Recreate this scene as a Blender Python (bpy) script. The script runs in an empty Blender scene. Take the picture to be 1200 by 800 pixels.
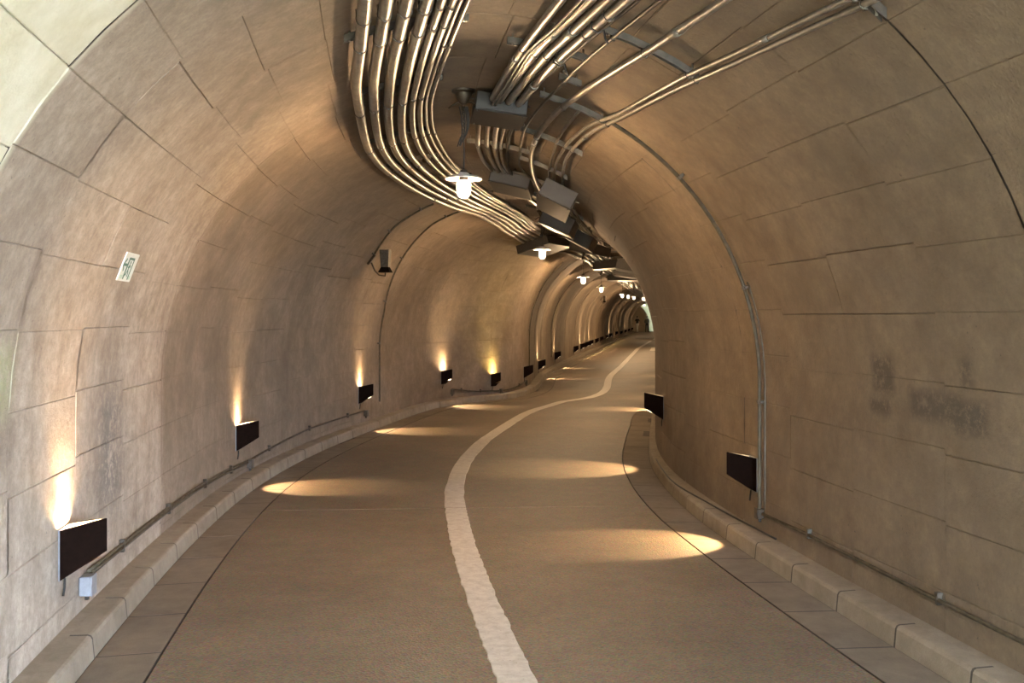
import bpy, bmesh, math, random
import numpy as np
from mathutils import Vector, Matrix

# ------------------------------------------------------------------ camera, world, sun, exposure
SC = bpy.context.scene
COL = SC.collection
random.seed(7)
R = math.radians

cd = bpy.data.cameras.new('camera')
cam = bpy.data.objects.new('camera', cd)
COL.objects.link(cam)
cam.location = (0, 0, 1.6)
cam.rotation_euler = (R(90), 0, 0)
cd.sensor_width = 36
cd.lens = 33.9
cd.shift_y = -28 / 1200
cd.clip_end = 400
SC.camera = cam

world = bpy.data.worlds.new('sky')
SC.world = world
world.use_nodes = True
wn = world.node_tree.nodes['Background']
wn.inputs[0].default_value = (0.66, 0.79, 1.0, 1)
wn.inputs[1].default_value = 60.0

SUN_STRENGTH = 62.0
sl = bpy.data.lights.new('sun', 'SUN')
sl.energy = SUN_STRENGTH
sl.angle = R(1)
sl.color = (1, .95, .82)
sun = bpy.data.objects.new('sun', sl)
COL.objects.link(sun)
sun.rotation_euler = (R(32), R(-24), 0)

vs = SC.view_settings
vs.view_transform = 'Standard'
vs.look = 'None'
vs.gamma = 1
vs.use_curve_mapping = False
vs.exposure = 0.6
SC.cycles.use_light_tree = False      # many small lamps: plain sampling keeps their pools of light
SC.render.film_transparent = False

WARM = (1.0, 0.665, 0.36)
PENDANT_W = 105.0
UP_W = 12.0
DOWN_W = 74.0

# ------------------------------------------------------------------ tunnel path (plan) and section
KN = np.array([0, 3, 6, 8, 10, 12, 13.5, 14.5, 15.5, 16.5, 17.5, 18.5, 19.5, 21, 22.5, 24, 26, 28, 28.5, 104, 105, 112, 114, 400])
KV = np.array([-0.00588, 0.01174, 0.03037, 0.06499, 0.03934, 0.01042, 0.00368, 0.06613, 0.15545, 0.10202, -0.08066,
               -0.15323, -0.09701, -0.02643, -0.00051, 0.01686, 0.01538, -0.00069, 0, 0, -0.055, -0.055, 0, 0])
DS = .05
S = np.arange(0, 135, DS)
TH = -0.16308 + np.cumsum(np.interp(S, KN, KV)) * DS
PX = 0.45921 + np.cumsum(np.sin(TH)) * DS
PY = 1.5 + np.cumsum(np.cos(TH)) * DS
# the stretch behind the photographer bends away to the right, towards the mouth
nb = int(9 / DS)
thb, xb, yb = TH[0], PX[0], PY[0]
bx, by, bt, bs = [], [], [], []
for i in range(1, nb + 1):
    s_ = -i * DS
    k = 0.0 if s_ > -.5 else 0.125
    thb -= k * DS
    xb -= math.sin(thb) * DS
    yb -= math.cos(thb) * DS
    bx.append(xb); by.append(yb); bt.append(thb); bs.append(s_)
PX = np.concatenate([bx[::-1], PX]); PY = np.concatenate([by[::-1], PY])
TH = np.concatenate([bt[::-1], TH]); S = np.concatenate([bs[::-1], S])
S_MOUTH = -5.4
S_END = 107.0
HW = 1.905
R0 = 2.085
ZC = 1.14
OLS = [-20, 15.3, 16.6, 17.3, 19, 22, 26, 34, 200]; OLV = [0, 0, .28, .45, .32, .22, .1, 0, 0]
OCS = [-20, 0, 6, 8, 11, 16, 17, 18, 20, 24, 30, 49, 66, 79, 200]
OCV = [.03, .03, 0, -.04, -.12, -.12, -.25, -.12, -.12, -.08, 0, .03, .45, .9, .9]
ORS = [-20, 6, 8, 11, 13, 17, 20, 200]; ORV = [0, 0, .06, .1, .1, .0, 0, 0]


def P(s, lat, z):
    """tunnel coordinates -> world: along the path, sideways (right +), height"""
    th = float(np.interp(s, S, TH))
    return Vector((float(np.interp(s, S, PX)) + lat * math.cos(th),
                   float(np.interp(s, S, PY)) - lat * math.sin(th), z))


def heading(s):
    return float(np.interp(s, S, TH))


def wl(s):
    return R0 - float(np.interp(s, OLS, OLV))


def ring(s, a, ins=0.0):
    """point on the lining at arc length a from the crown (right +), set in by ins; returns lat, z"""
    r = R0 - ins
    q = R0 * math.pi / 2
    if abs(a) <= q:
        ph = a / R0
        l, z = r * math.sin(ph), ZC + r * math.cos(ph)
    else:
        l, z = math.copysign(r, a), ZC - (abs(a) - q)
    if l < 0:
        l *= wl(s) / R0
    return l, z


def PR(s, a, ins=0.0):
    l, z = ring(s, a, ins)
    return P(s, l, z)


def PL(s, lat, ins):
    """point under the vault at lateral lat, ins below the lining"""
    l = lat * (R0 / wl(s)) if lat < 0 else lat
    r = R0 - ins
    z = ZC + math.sqrt(max(r * r - l * l, 0.0))
    return P(s, lat, z)


def kerb_l(s, off):          # off: distance from kerb face towards the wall (negative = towards the road)
    return -(HW - float(np.interp(s, OLS, OLV))) - off


def kerb_r(s, off):
    return HW + float(np.interp(s, ORS, ORV)) * max(0.0, 1 - max(off, 0) / .18) + off


# ------------------------------------------------------------------ materials
def mat(name):
    m = bpy.data.materials.new(name)
    m.use_nodes = True
    nt = m.node_tree
    return m, nt, nt.nodes['Principled BSDF']


def N(nt, typ, **kw):
    n = nt.nodes.new(typ)
    for k, v in kw.items():
        if hasattr(n, k):
            setattr(n, k, v)
        else:
            n.inputs[k].default_value = v
    return n


def noise(nt, vec, scale, detail=6, rough=.6):
    n = N(nt, 'ShaderNodeTexNoise')
    n.inputs['Scale'].default_value = scale
    n.inputs['Detail'].default_value = detail
    n.inputs['Roughness'].default_value = rough
    nt.links.new(vec, n.inputs['Vector'])
    return n.outputs['Fac']


def ramp(nt, fac, stops):
    r = N(nt, 'ShaderNodeValToRGB')
    e = r.color_ramp.elements
    e[0].position, e[0].color = stops[0][0], (*stops[0][1], 1)
    e[1].position, e[1].color = stops[1][0], (*stops[1][1], 1)
    for p, c in stops[2:]:
        x = e.new(p); x.color = (*c, 1)
    nt.links.new(fac, r.inputs[0])
    return r.outputs[0]


def mixc(nt, fac, a, b, mode='MIX'):
    m = N(nt, 'ShaderNodeMix', data_type='RGBA', blend_type=mode)
    for sock, v in ((m.inputs[0], fac), (m.inputs[6], a), (m.inputs[7], b)):
        if isinstance(v, (int, float)):
            sock.default_value = v
        elif isinstance(v, tuple):
            sock.default_value = (*v, 1)
        else:
            nt.links.new(v, sock)
    return m.outputs[2]


def math_(nt, op, a, b=None, clamp=False):
    m = N(nt, 'ShaderNodeMath', operation=op, use_clamp=clamp)
    for i, v in enumerate((a, b)):
        if v is None:
            continue
        if isinstance(v, (int, float)):
            m.inputs[i].default_value = v
        else:
            nt.links.new(v, m.inputs[i])
    return m.outputs[0]


def mapr(nt, v, a, b, c=0.0, d=1.0):
    m = N(nt, 'ShaderNodeMapRange')
    nt.links.new(v, m.inputs[0])
    for i, x in enumerate((a, b, c, d)):
        m.inputs[i + 1].default_value = x
    return m.outputs[0]


def bump(nt, bsdf, h, strength, dist):
    b = N(nt, 'ShaderNodeBump')
    b.inputs['Strength'].default_value = strength
    b.inputs['Distance'].default_value = dist
    nt.links.new(h, b.inputs['Height'])
    nt.links.new(b.outputs[0], bsdf.inputs['Normal'])


def concrete(name, lo, hi, with_uv=False, sc=1.0, spots=0.0):
    m, nt, bs = mat(name)
    geo = N(nt, 'ShaderNodeNewGeometry')
    pos = geo.outputs['Position']
    n1 = noise(nt, pos, .9 * sc, 5)
    n2 = noise(nt, pos, 5 * sc, 8, .65)
    n3 = noise(nt, pos, 60 * sc, 4, .6)
    f = math_(nt, 'ADD', math_(nt, 'MULTIPLY', n1, .55), math_(nt, 'MULTIPLY', n2, .45))
    c = ramp(nt, f, [(.36, lo), (.62, hi)])
    c = mixc(nt, mapr(nt, n3, .3, .7, 0, .22), c, tuple(x * .72 for x in lo))
    if spots:
        n4 = noise(nt, pos, 110 * sc, 2, .5)
        c = mixc(nt, mapr(nt, n4, .66, .72, 0, spots), c, tuple(x * .35 for x in lo))
    bs.inputs['Roughness'].default_value = .85
    h = math_(nt, 'ADD', math_(nt, 'MULTIPLY', n2, .5), math_(nt, 'MULTIPLY', n3, .5))
    if with_uv:
        uvn = N(nt, 'ShaderNodeUVMap')
        sep = N(nt, 'ShaderNodeSeparateXYZ')
        nt.links.new(uvn.outputs[0], sep.inputs[0])
        u, v = sep.outputs[0], sep.outputs[1]
        # left side lightened to carry daylight in its colour; crown and right side browner
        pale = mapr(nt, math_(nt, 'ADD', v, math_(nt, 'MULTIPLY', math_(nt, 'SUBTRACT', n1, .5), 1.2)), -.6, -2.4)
        # pours differ: tone breaks at the joint, where the painted daylight also fades
        pour_fade = mapr(nt, math_(nt, 'ADD', u, math_(nt, 'MULTIPLY', math_(nt, 'SUBTRACT', n2, .5), .5)), 5.5, 5.36, .22, 1.0)
        pale = math_(nt, 'MULTIPLY', pale, pour_fade)
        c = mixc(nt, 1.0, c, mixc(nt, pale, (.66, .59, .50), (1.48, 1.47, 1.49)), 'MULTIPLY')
        # drip streaks running down the wall, and water marks
        mp = N(nt, 'ShaderNodeMapping'); mp.inputs['Scale'].default_value = (7, .55, 1)
        nt.links.new(uvn.outputs[0], mp.inputs['Vector'])
        st = noise(nt, mp.outputs[0], 1.0, 6, .6)
        onwall = mapr(nt, math_(nt, 'ABSOLUTE', v), 1.3, 2.6)
        c = mixc(nt, math_(nt, 'MULTIPLY', mapr(nt, st, .5, .75, 0, .42), onwall), c, tuple(x * .66 for x in lo))
        grit = noise(nt, pos, 17, 10, .78)
        c = mixc(nt, mapr(nt, grit, .42, .62, .34, 0), c, tuple(x * .5 for x in lo))
        pits = noise(nt, pos, 42, 3, .5)
        c = mixc(nt, mapr(nt, pits, .70, .76, 0, .6), c, tuple(x * .3 for x in lo))
        mp2 = N(nt, 'ShaderNodeMapping'); mp2.inputs['Scale'].default_value = (1.1, 1.3, 1); mp2.inputs['Location'].default_value = (3, 8, 0)
        nt.links.new(uvn.outputs[0], mp2.inputs['Vector'])
        blot = noise(nt, mp2.outputs[0], 1.2, 8, .68)
        c = mixc(nt, mapr(nt, blot, .53, .68, 0, .5), c, tuple(x * .62 for x in lo))

        def patch(u0, u1, v0, v1, soft):
            a = math_(nt, 'MULTIPLY', mapr(nt, u, u0 - soft, u0 + soft), mapr(nt, u, u1 + soft, u1 - soft))
            b = math_(nt, 'MULTIPLY', mapr(nt, v, v0 - soft, v0 + soft), mapr(nt, v, v1 + soft, v1 - soft))
            return math_(nt, 'MULTIPLY', a, b)
        q = R0 * math.pi / 2
        fine = noise(nt, pos, 26, 8, .75)
        med = noise(nt, pos, 9, 6, .7)
        jag = math_(nt, 'MULTIPLY', mapr(nt, fine, .36, .5), mapr(nt, med, .32, .46))
        for (u0, u1, z0, z1, side, k, col, so) in (
                (2.43, 2.68, 1.06, 1.22, 1, .95, (.07, .055, .04), .03),
                (2.62, 3.05, 1.10, 1.24, 1, .9, (.07, .055, .04), .03),
                (3.20, 3.42, 1.20, 1.40, 1, .95, (.07, .055, .04), .03),
                (3.24, 3.46, 1.08, 1.17, 1, .9, (.07, .055, .04), .03),
                (2.52, 2.62, 1.27, 1.42, 1, .8, (.07, .055, .04), .03),
                (3.45, 4.0, 1.25, 1.55, 1, .25, (.16, .13, .09), .1),
                (4.02, 4.5, .5, 1.2, -1, .75, (.11, .10, .09), .14),
                (2.52, 2.76, 1.2, 1.5, -1, .5, (.26, .30, .13), .07)):
            va, vb = sorted((side * (q + ZC - z0), side * (q + ZC - z1)))
            pm = patch(u0, u1, va, vb, so)
            c = mixc(nt, math_(nt, 'MULTIPLY', math_(nt, 'MULTIPLY', pm, jag), k), c, col)
        # first pour near the mouth: yellow-green daylight bounce painted into its left side
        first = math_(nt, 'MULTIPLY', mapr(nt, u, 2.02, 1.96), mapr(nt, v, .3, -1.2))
        bounce_tint = ramp(nt, n2, [(.35, (.56, .51, .345)), (.65, (.70, .66, .50))])
        c = mixc(nt, math_(nt, 'MULTIPLY', first, .9), c, bounce_tint)
        # casting grain along the pour
        mp3 = N(nt, 'ShaderNodeMapping'); mp3.inputs['Scale'].default_value = (9, 22, 1)
        nt.links.new(uvn.outputs[0], mp3.inputs['Vector'])
        gr = noise(nt, mp3.outputs[0], 1, 3)
        h = math_(nt, 'ADD', h, math_(nt, 'ADD', math_(nt, 'MULTIPLY', gr, .2), math_(nt, 'MULTIPLY', grit, .5)))
        bump(nt, bs, h, .55, .012)
    else:
        bump(nt, bs, h, .5, .008)
    nt.links.new(c, bs.inputs['Base Color'])
    return m


M = {}
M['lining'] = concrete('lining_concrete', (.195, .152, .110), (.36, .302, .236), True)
M['kerb'] = concrete('kerb_concrete', (.18, .142, .098), (.285, .236, .175), sc=2)
M['gutter'] = concrete('gutter_concrete', (.12, .092, .062), (.195, .154, .108), sc=2)
M['mortar'] = concrete('mortar', (.035, .027, .02), (.07, .056, .042), sc=2)
M['pier'] = concrete('pier_concrete', (.44, .36, .27), (.58, .49, .38))
M['pale_wall'] = concrete('pale_green_wall', (.72, .77, .62), (.80, .85, .70))  # pale green tone for the walls of the far bend


def asphalt():
    m, nt, bs = mat('worn_asphalt')
    geo = N(nt, 'ShaderNodeNewGeometry'); pos = geo.outputs['Position']
    n1 = noise(nt, pos, .8, 5)
    n2 = noise(nt, pos, 7, 6, .6)
    v = N(nt, 'ShaderNodeTexVoronoi'); v.inputs['Scale'].default_value = 95
    nt.links.new(pos, v.inputs['Vector'])
    f = math_(nt, 'ADD', math_(nt, 'MULTIPLY', n1, .6), math_(nt, 'MULTIPLY', n2, .4))
    c = ramp(nt, f, [(.35, (.145, .105, .066)), (.65, (.225, .170, .112))])
    c = mixc(nt, .5, c, mixc(nt, 1.0, c, v.outputs['Color'], 'MULTIPLY'))
    n4 = noise(nt, pos, 45, 3, .5)
    c = mixc(nt, mapr(nt, n4, .64, .7, 0, .75), c, (.07, .058, .045))
    n5 = noise(nt, pos, 2.2, 8, .7)
    c = mixc(nt, mapr(nt, n5, .6, .72, 0, .3), c, (.16, .13, .1))
    nt.links.new(c, bs.inputs['Base Color'])
    bs.inputs['Roughness'].default_value = .62
    bump(nt, bs, math_(nt, 'ADD', v.outputs['Distance'], math_(nt, 'MULTIPLY', n2, .4)), .5, .006)
    return m


M['asphalt'] = asphalt()


def paint_line():
    m, nt, bs = mat('worn_road_paint')
    geo = N(nt, 'ShaderNodeNewGeometry'); pos = geo.outputs['Position']
    n1 = noise(nt, pos, 14, 8, .7); n2 = noise(nt, pos, 70, 3)
    c = ramp(nt, n1, [(.3, (.36, .315, .26)), (.6, (.52, .47, .40))])
    c = mixc(nt, mapr(nt, n2, .64, .72, 0, .8), c, (.2, .17, .13))
    nt.links.new(c, bs.inputs['Base Color'])
    bs.inputs['Roughness'].default_value = .6
    bump(nt, bs, n2, .4, .003)
    return m


M['line'] = paint_line()


def simple(name, col, rough=.5, metal=0.0, var=.25, sc=20, bmp=0.0):
    m, nt, bs = mat(name)
    geo = N(nt, 'ShaderNodeNewGeometry')
    n = noise(nt, geo.outputs['Position'], sc, 5)
    c = ramp(nt, n, [(.35, tuple(x * (1 - var) for x in col)), (.65, tuple(min(x * (1 + var), 1) for x in col))])
    nt.links.new(c, bs.inputs['Base Color'])
    bs.inputs['Roughness'].default_value = rough
    bs.inputs['Metallic'].default_value = metal
    if bmp:
        bump(nt, bs, n, bmp, .004)
    return m


M['steel'] = simple('galvanised_steel', (.20, .18, .15), .36, .3, .25, 14)
M['wall_pipe'] = simple('grimy_conduit', (.075, .062, .042), .6, 0, .3, 14)
M['wall_pipe'].node_tree.nodes['Principled BSDF'].inputs['Specular IOR Level'].default_value = .15
M['steel_far'] = simple('dark_far_steel', (.14, .125, .105), .42, .3, .3, 6)  # conduit steel in a darker tone for the far runs
M['steel_dark'] = simple('dull_zinc', (.09, .078, .062), .5, .5, .3, 14)
M['box_grey'] = simple('grey_box_paint', (.030, .026, .022), .6, 0, .15, 9)
M['black'] = simple('black_lamp_paint', (.006, .003, .002), .8, .0, .3, 30)
M['black'].node_tree.nodes['Principled BSDF'].inputs['Specular IOR Level'].default_value = .02
M['brass'] = simple('inner_reflector', (.62, .5, .34), .35, .3, .15, 30)
M['rubber'] = simple('black_rubber', (.02, .018, .015), .6, 0, .2, 30)
M['enamel'] = simple('white_enamel', (.72, .68, .6), .3, 0, .1, 20)
M['bronze'] = simple('brown_cast_iron', (.06, .045, .03), .5, .6, .3, 30)
M['grey_plastic'] = simple('grey_plastic', (.20, .205, .22), .5, 0, .15, 20)
M['sign_white'] = simple('sign_white', (.74, .75, .68), .4, 0, .06, 30)
M['sign_green'] = simple('sign_green', (.03, .13, .07), .4, 0, .2, 30)
M['sign_pale'] = simple('sign_pale_green', (.5, .62, .5), .4, 0, .1, 30)
M['skin'] = simple('skin', (.55, .38, .28), .5, 0, .08, 20)
M['hair'] = simple('hair', (.02, .017, .015), .5, 0, .3, 40)
M['cloth_dark'] = simple('dark_cloth', (.02, .022, .026), .8, 0, .3, 20)
M['cloth_light'] = simple('light_cloth', (.60, .60, .55), .8, 0, .15, 20)
M['cloth_olive'] = simple('olive_cloth', (.075, .08, .06), .8, 0, .3, 20)
M['grass'] = simple('sunlit_verge', (.44, .39, .26), .9, 0, .3, 2, .5)


def glow(name, col, strength, transp):
    m = bpy.data.materials.new(name); m.use_nodes = True
    m.cycles.emission_sampling = 'NONE'     # the lamps inside carry the light
    nt = m.node_tree; nt.nodes.clear()
    out = N(nt, 'ShaderNodeOutputMaterial')
    em = N(nt, 'ShaderNodeEmission'); em.inputs[0].default_value = (*col, 1); em.inputs[1].default_value = strength
    if transp:
        tr = N(nt, 'ShaderNodeBsdfTransparent'); ad = N(nt, 'ShaderNodeAddShader')
        nt.links.new(em.outputs[0], ad.inputs[0]); nt.links.new(tr.outputs[0], ad.inputs[1])
        nt.links.new(ad.outputs[0], out.inputs[0])
    else:
        nt.links.new(em.outputs[0], out.inputs[0])
    return m


M['globe'] = glow('lit_frosted_globe', (1, .80, .55), 2.2, True)
M['bulb'] = glow('lit_bulb', (1, .82, .58), 14, True)
M['diffuser'] = glow('lit_diffuser', (1, .80, .52), 9, True)


# ------------------------------------------------------------------ object helpers
def link(name, me, parent=None, m=None):
    o = bpy.data.objects.new(name, me)
    COL.objects.link(o)
    if parent is not None:
        o.parent = parent
    if m is not None and me is not None:
        for x in (m if isinstance(m, (list, tuple)) else [m]):
            me.materials.append(x)
    return o


def mesh(name, v, f, smooth=False):
    me = bpy.data.meshes.new(name)
    me.from_pydata([tuple(x) for x in v], [], f)
    me.validate()
    if smooth:
        me.polygons.foreach_set('use_smooth', [True] * len(me.polygons))
    me.update()
    return me


def empty(name, loc, rz=0.0):
    o = bpy.data.objects.new(name, None)
    COL.objects.link(o)
    o.empty_display_size = .1
    o.location = loc
    o.rotation_euler = (0, 0, rz)
    return o


def tag(o, label=None, cat=None, group=None, kind=None):
    if label: o['label'] = label
    if cat: o['category'] = cat
    if group: o['group'] = group
    if kind: o['kind'] = kind
    return o


class MB:
    """collects shapes into one mesh"""
    def __init__(self):
        self.v, self.f, self.mi, self.sm = [], [], [], []

    def add(self, v, f, mi=0, smooth=False):
        b = len(self.v)
        self.v += [tuple(x) for x in v]
        self.f += [tuple(i + b for i in q) for q in f]
        self.mi += [mi] * len(f)
        self.sm += [smooth] * len(f)
        return self

    def box(self, c, size, M3=None, mi=0, bev=0.0):
        sx, sy, sz = (x / 2 for x in size)
        vs_ = []
        if bev <= 0:
            for z in (-sz, sz):
                for x, y in ((-sx, -sy), (sx, -sy), (sx, sy), (-sx, sy)):
                    vs_.append(Vector((x, y, z)))
            fs = [(3, 2, 1, 0), (4, 5, 6, 7), (0, 1, 5, 4), (1, 2, 6, 5), (2, 3, 7, 6), (3, 0, 4, 7)]
        else:
            b = bev
            fs = []
            rings = [(-sz, b), (-sz + b, 0), (sz - b, 0), (sz, b)]
            for z, k in rings:
                x, y, c2 = sx - k, sy - k, b
                for px, py in ((-x, -y + c2), (-x + c2, -y), (x - c2, -y), (x, -y + c2), (x, y - c2), (x - c2, y), (-x + c2, y), (-x, y - c2)):
                    vs_.append(Vector((px, py, z)))
            for r in range(3):
                for i in range(8):
                    j = (i + 1) % 8
                    fs.append((r * 8 + i, r * 8 + j, r * 8 + 8 + j, r * 8 + 8 + i))
            fs.append(tuple(range(7, -1, -1))); fs.append(tuple(range(24, 32)))
        if M3 is not None:
            vs_ = [M3 @ p for p in vs_]
        c = Vector(c)
        return self.add([p + c for p in vs_], fs, mi)

    def tube(self, pts, r, n=8, mi=0, caps=True):
        pts = [Vector(p) for p in pts]
        rr = r if isinstance(r, (list, tuple)) else [r] * len(pts)
        vs_, fs = [], []
        up = None
        for i, p in enumerate(pts):
            t = (pts[min(i + 1, len(pts) - 1)] - pts[max(i - 1, 0)]).normalized()
            if up is None:
                up = Vector((0, 0, 1)) if abs(t.z) < .9 else Vector((1, 0, 0))
            a = t.cross(up)
            if a.length < 1e-6:
                a = t.cross(Vector((1, 0, 0)))
            a.normalize()
            b = a.cross(t).normalized()
            up = b
            for k in range(n):
                q = 2 * math.pi * k / n
                vs_.append(p + (a * math.cos(q) + b * math.sin(q)) * rr[i])
        for i in range(len(pts) - 1):
            for k in range(n):
                j = (k + 1) % n
                fs.append((i * n + k, i * n + j, (i + 1) * n + j, (i + 1) * n + k))
        self.add(vs_, fs, mi, True)
        if caps:
            b0 = len(self.v) - len(vs_)
            self.f.append(tuple(b0 + k for k in range(n - 1, -1, -1))); self.mi.append(mi); self.sm.append(False)
            self.f.append(tuple(b0 + (len(pts) - 1) * n + k for k in range(n))); self.mi.append(mi); self.sm.append(False)
        return self

    def lathe(self, prof, n=20, c=(0, 0, 0), mi=0, smooth=True):
        c = Vector(c); vs_, fs = [], []
        for (r, z) in prof:
            for k in range(n):
                q = 2 * math.pi * k / n
                vs_.append(c + Vector((r * math.cos(q), r * math.sin(q), z)))
        for i in range(len(prof) - 1):
            for k in range(n):
                j = (k + 1) % n
                fs.append((i * n + k, i * n + j, (i + 1) * n + j, (i + 1) * n + k))
        return self.add(vs_, fs, mi, smooth)

    def mesh(self, name):
        me = bpy.data.meshes.new(name)
        me.from_pydata(self.v, [], self.f)
        me.polygons.foreach_set('material_index', self.mi)
        me.polygons.foreach_set('use_smooth', self.sm)
        me.update()
        return me

    def build(self, name, m, parent=None):
        return link(name, self.mesh(name), parent, m)


def srange(a, b, st):
    n = max(1, int(math.ceil((b - a) / st - 1e-6)))
    return [a + (b - a) * i / n for i in range(n + 1)]


def steps(s0, s1):
    """finer along the bends, coarser on the far straight"""
    out = []
    s = s0
    while s < s1 - 1e-6:
        out.append(s)
        s += .3 if s < 24 else (1.0 if s < 40 else 3.0)
    out.append(s1)
    return out


# ------------------------------------------------------------------ the lining: walls and vault
Q = R0 * math.pi / 2
A_FOOT = Q + ZC + .12
A_SIDE = R(50) * R0


def lining_shell(name, a0, a1, na, s0=S_MOUTH, s1=S_END, ins=-.02, m='lining'):
    ss = steps(s0, s1)
    aa = [a0 + (a1 - a0) * i / na for i in range(na + 1)]
    v, f, uv = [], [], []
    for s in ss:
        for a in aa:
            v.append(PR(s, a, ins)); uv.append((s, a))
    w = len(aa)
    for i in range(len(ss) - 1):
        for j in range(na):
            f.append((i * w + j, (i + 1) * w + j, (i + 1) * w + j + 1, i * w + j + 1))
    me = mesh(name, v, f, True)
    ul = me.uv_layers.new(name='UVMap')
    vi = np.zeros(len(me.loops), dtype=np.int32); me.loops.foreach_get('vertex_index', vi)
    ul.data.foreach_set('uv', np.array(uv, dtype=np.float32)[vi].ravel())
    o = link(name, me, None, M[m])
    return tag(o, kind='structure')


S_PAN0, S_PAN1 = 0.05, 20.75
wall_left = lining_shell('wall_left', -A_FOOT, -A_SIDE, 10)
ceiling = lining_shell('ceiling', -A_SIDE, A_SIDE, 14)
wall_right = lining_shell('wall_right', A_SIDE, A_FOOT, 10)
tag(wall_left, 'left concrete tunnel wall, daylit near the camera')
tag(wall_right, 'right concrete tunnel wall with dark stains')
tag(ceiling, 'vaulted concrete tunnel ceiling under the conduits')


def cast_panel(s0, s1, a0, a1, parent, off, edge_ins=-.003):
    """one formwork panel cast in the lining: its face stands a few mm proud or shy, edges chamfered"""
    open_u = random.random() < .2
    e = .0055
    ge = .0008
    us = [s0 + ge, s0 + e, s0 + (s1 - s0) * .35, s0 + (s1 - s0) * .65, s1 - e, s1 - ge]
    vs_ = [a0 + ge, a0 + e, (a0 + a1) / 2, a1 - e, a1 - ge]
    tilt_u, tilt_v = random.uniform(-.0012, .0012), random.uniform(-.0012, .0012)
    v, uv, nrm = [], [], []
    for i, s in enumerate(us):
        for j, a in enumerate(vs_):
            edge = j in (0, 4) or (i in (0, 5) and open_u)
            ins = edge_ins if edge else off + tilt_u * ((s - s0) / (s1 - s0) - .5) * 2 + tilt_v * ((a - a0) / (a1 - a0) - .5) * 2
            v.append(PR(s, a, ins)); uv.append((s, a))
            ac = min(max(a, -Q), Q) / R0
            th = heading(s)
            nl, nz = -math.sin(ac), -math.cos(ac)
            nrm.append(Vector((nl * math.cos(th), -nl * math.sin(th), nz)))
    f, inner = [], []
    for i in range(5):
        for j in range(4):
            f.append((i * 5 + j, (i + 1) * 5 + j, (i + 1) * 5 + j + 1, i * 5 + j + 1))
            inner.append(1 <= i <= 3 and 1 <= j <= 2)
    me = bpy.data.meshes.new('cast_panel')
    me.from_pydata([tuple(x) for x in v], [], f)
    ul = me.uv_layers.new(name='UVMap')
    ul.data.foreach_set('uv', [c for q in f for i in q for c in uv[i]])
    me.polygons.foreach_set('use_smooth', [True] * len(f))
    me.update()
    cn = []
    for p, inn in zip(me.polygons, inner):
        n0 = p.normal.copy()
        for i in p.vertices:
            if inn:
                cn.append(nrm[i])
            else:
                cn.append(n0 if n0.dot(nrm[i]) > 0 else -n0)
    me.normals_split_custom_set([tuple(c) for c in cn])
    return link('cast_panel', me, parent, M['lining'])


def panels():
    cols = [S_PAN0]
    # pour joints at 1.97 and 5.42, metal-form columns 0.9 long between
    for x in (1.02, 1.97, 2.75, 3.65, 4.52, 5.42, 6.35, 7.25, 8.15, 9.05, 9.95, 10.85, 11.75, 12.65, 13.55, 14.45, 15.3, 16.1, 16.9, 17.8, 18.8, 19.8, 20.75):
        cols.append(x)
    step = R(9.15) * R0
    for ci in range(len(cols) - 1):
        s0, s1 = cols[ci], cols[ci + 1]
        ph = random.choice((0, 0, .5)) * step
        bounds = {'l': [], 'c': [], 'r': []}
        n = 20
        # rows across the vault
        arcs = [-A_FOOT]
        a = -Q - .96 + random.uniform(-.05, .05)
        while a < A_FOOT - .12:
            arcs.append(a + random.uniform(-.012, .012))
            a += step
        arcs.append(A_FOOT)
        ring_off = random.uniform(-.0012, .0012)
        for k in range(len(arcs) - 1):
            a0, a1 = arcs[k], arcs[k + 1]
            mid = (a0 + a1) / 2
            par = wall_left if mid < -A_SIDE else (wall_right if mid > A_SIDE else ceiling)
            if par is wall_right and s0 > 11.5:
                continue
            # the two pour joints stay open as a thin dark groove
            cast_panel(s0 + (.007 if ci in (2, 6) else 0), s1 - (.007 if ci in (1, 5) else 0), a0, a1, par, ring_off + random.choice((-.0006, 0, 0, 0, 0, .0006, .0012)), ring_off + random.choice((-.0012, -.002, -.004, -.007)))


panels()
for sj in (1.97, 5.42):
    for par, a0, a1 in ((wall_left, -A_FOOT, -A_SIDE), (ceiling, -A_SIDE, A_SIDE), (wall_right, A_SIDE, A_FOOT)):
        v, f = [], []
        for k in range(17):
            a = a0 + (a1 - a0) * k / 16
            v += [PR(sj - .02, a, -.009), PR(sj + .02, a, -.009)]
        for k in range(16):
            f.append((2 * k, 2 * k + 1, 2 * k + 3, 2 * k + 2))
        link('joint_filler', mesh('joint_filler', v, f), par, M['mortar'])
# stretch of lining hidden behind the panels is the shell itself; pour joints beyond are raised ribs of cement
for i, s in enumerate((22.6, 25.4, 29, 33, 37, 42, 48, 55, 63, 72, 82, 93)):
    for nm, par, a0, a1 in (('pour_joint', wall_left, -A_FOOT, -A_SIDE), ('pour_joint', ceiling, -A_SIDE, A_SIDE)):
        v, f = [], []
        na = 12
        for k in range(na + 1):
            a = a0 + (a1 - a0) * k / na
            for ds, ins in ((-.022, -.02), (-.012, -.008), (.012, -.008), (.022, -.02)):
                v.append(PR(s + ds, a, ins))
        for k in range(na):
            for j in range(3):
                f.append((k * 4 + j, k * 4 + j + 1, (k + 1) * 4 + j + 1, (k + 1) * 4 + j))
        me = mesh('pour_joint', v, f, False)
        ul = me.uv_layers.new(name='UVMap')
        o = link('pour_joint', me, par, M['kerb'])


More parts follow.
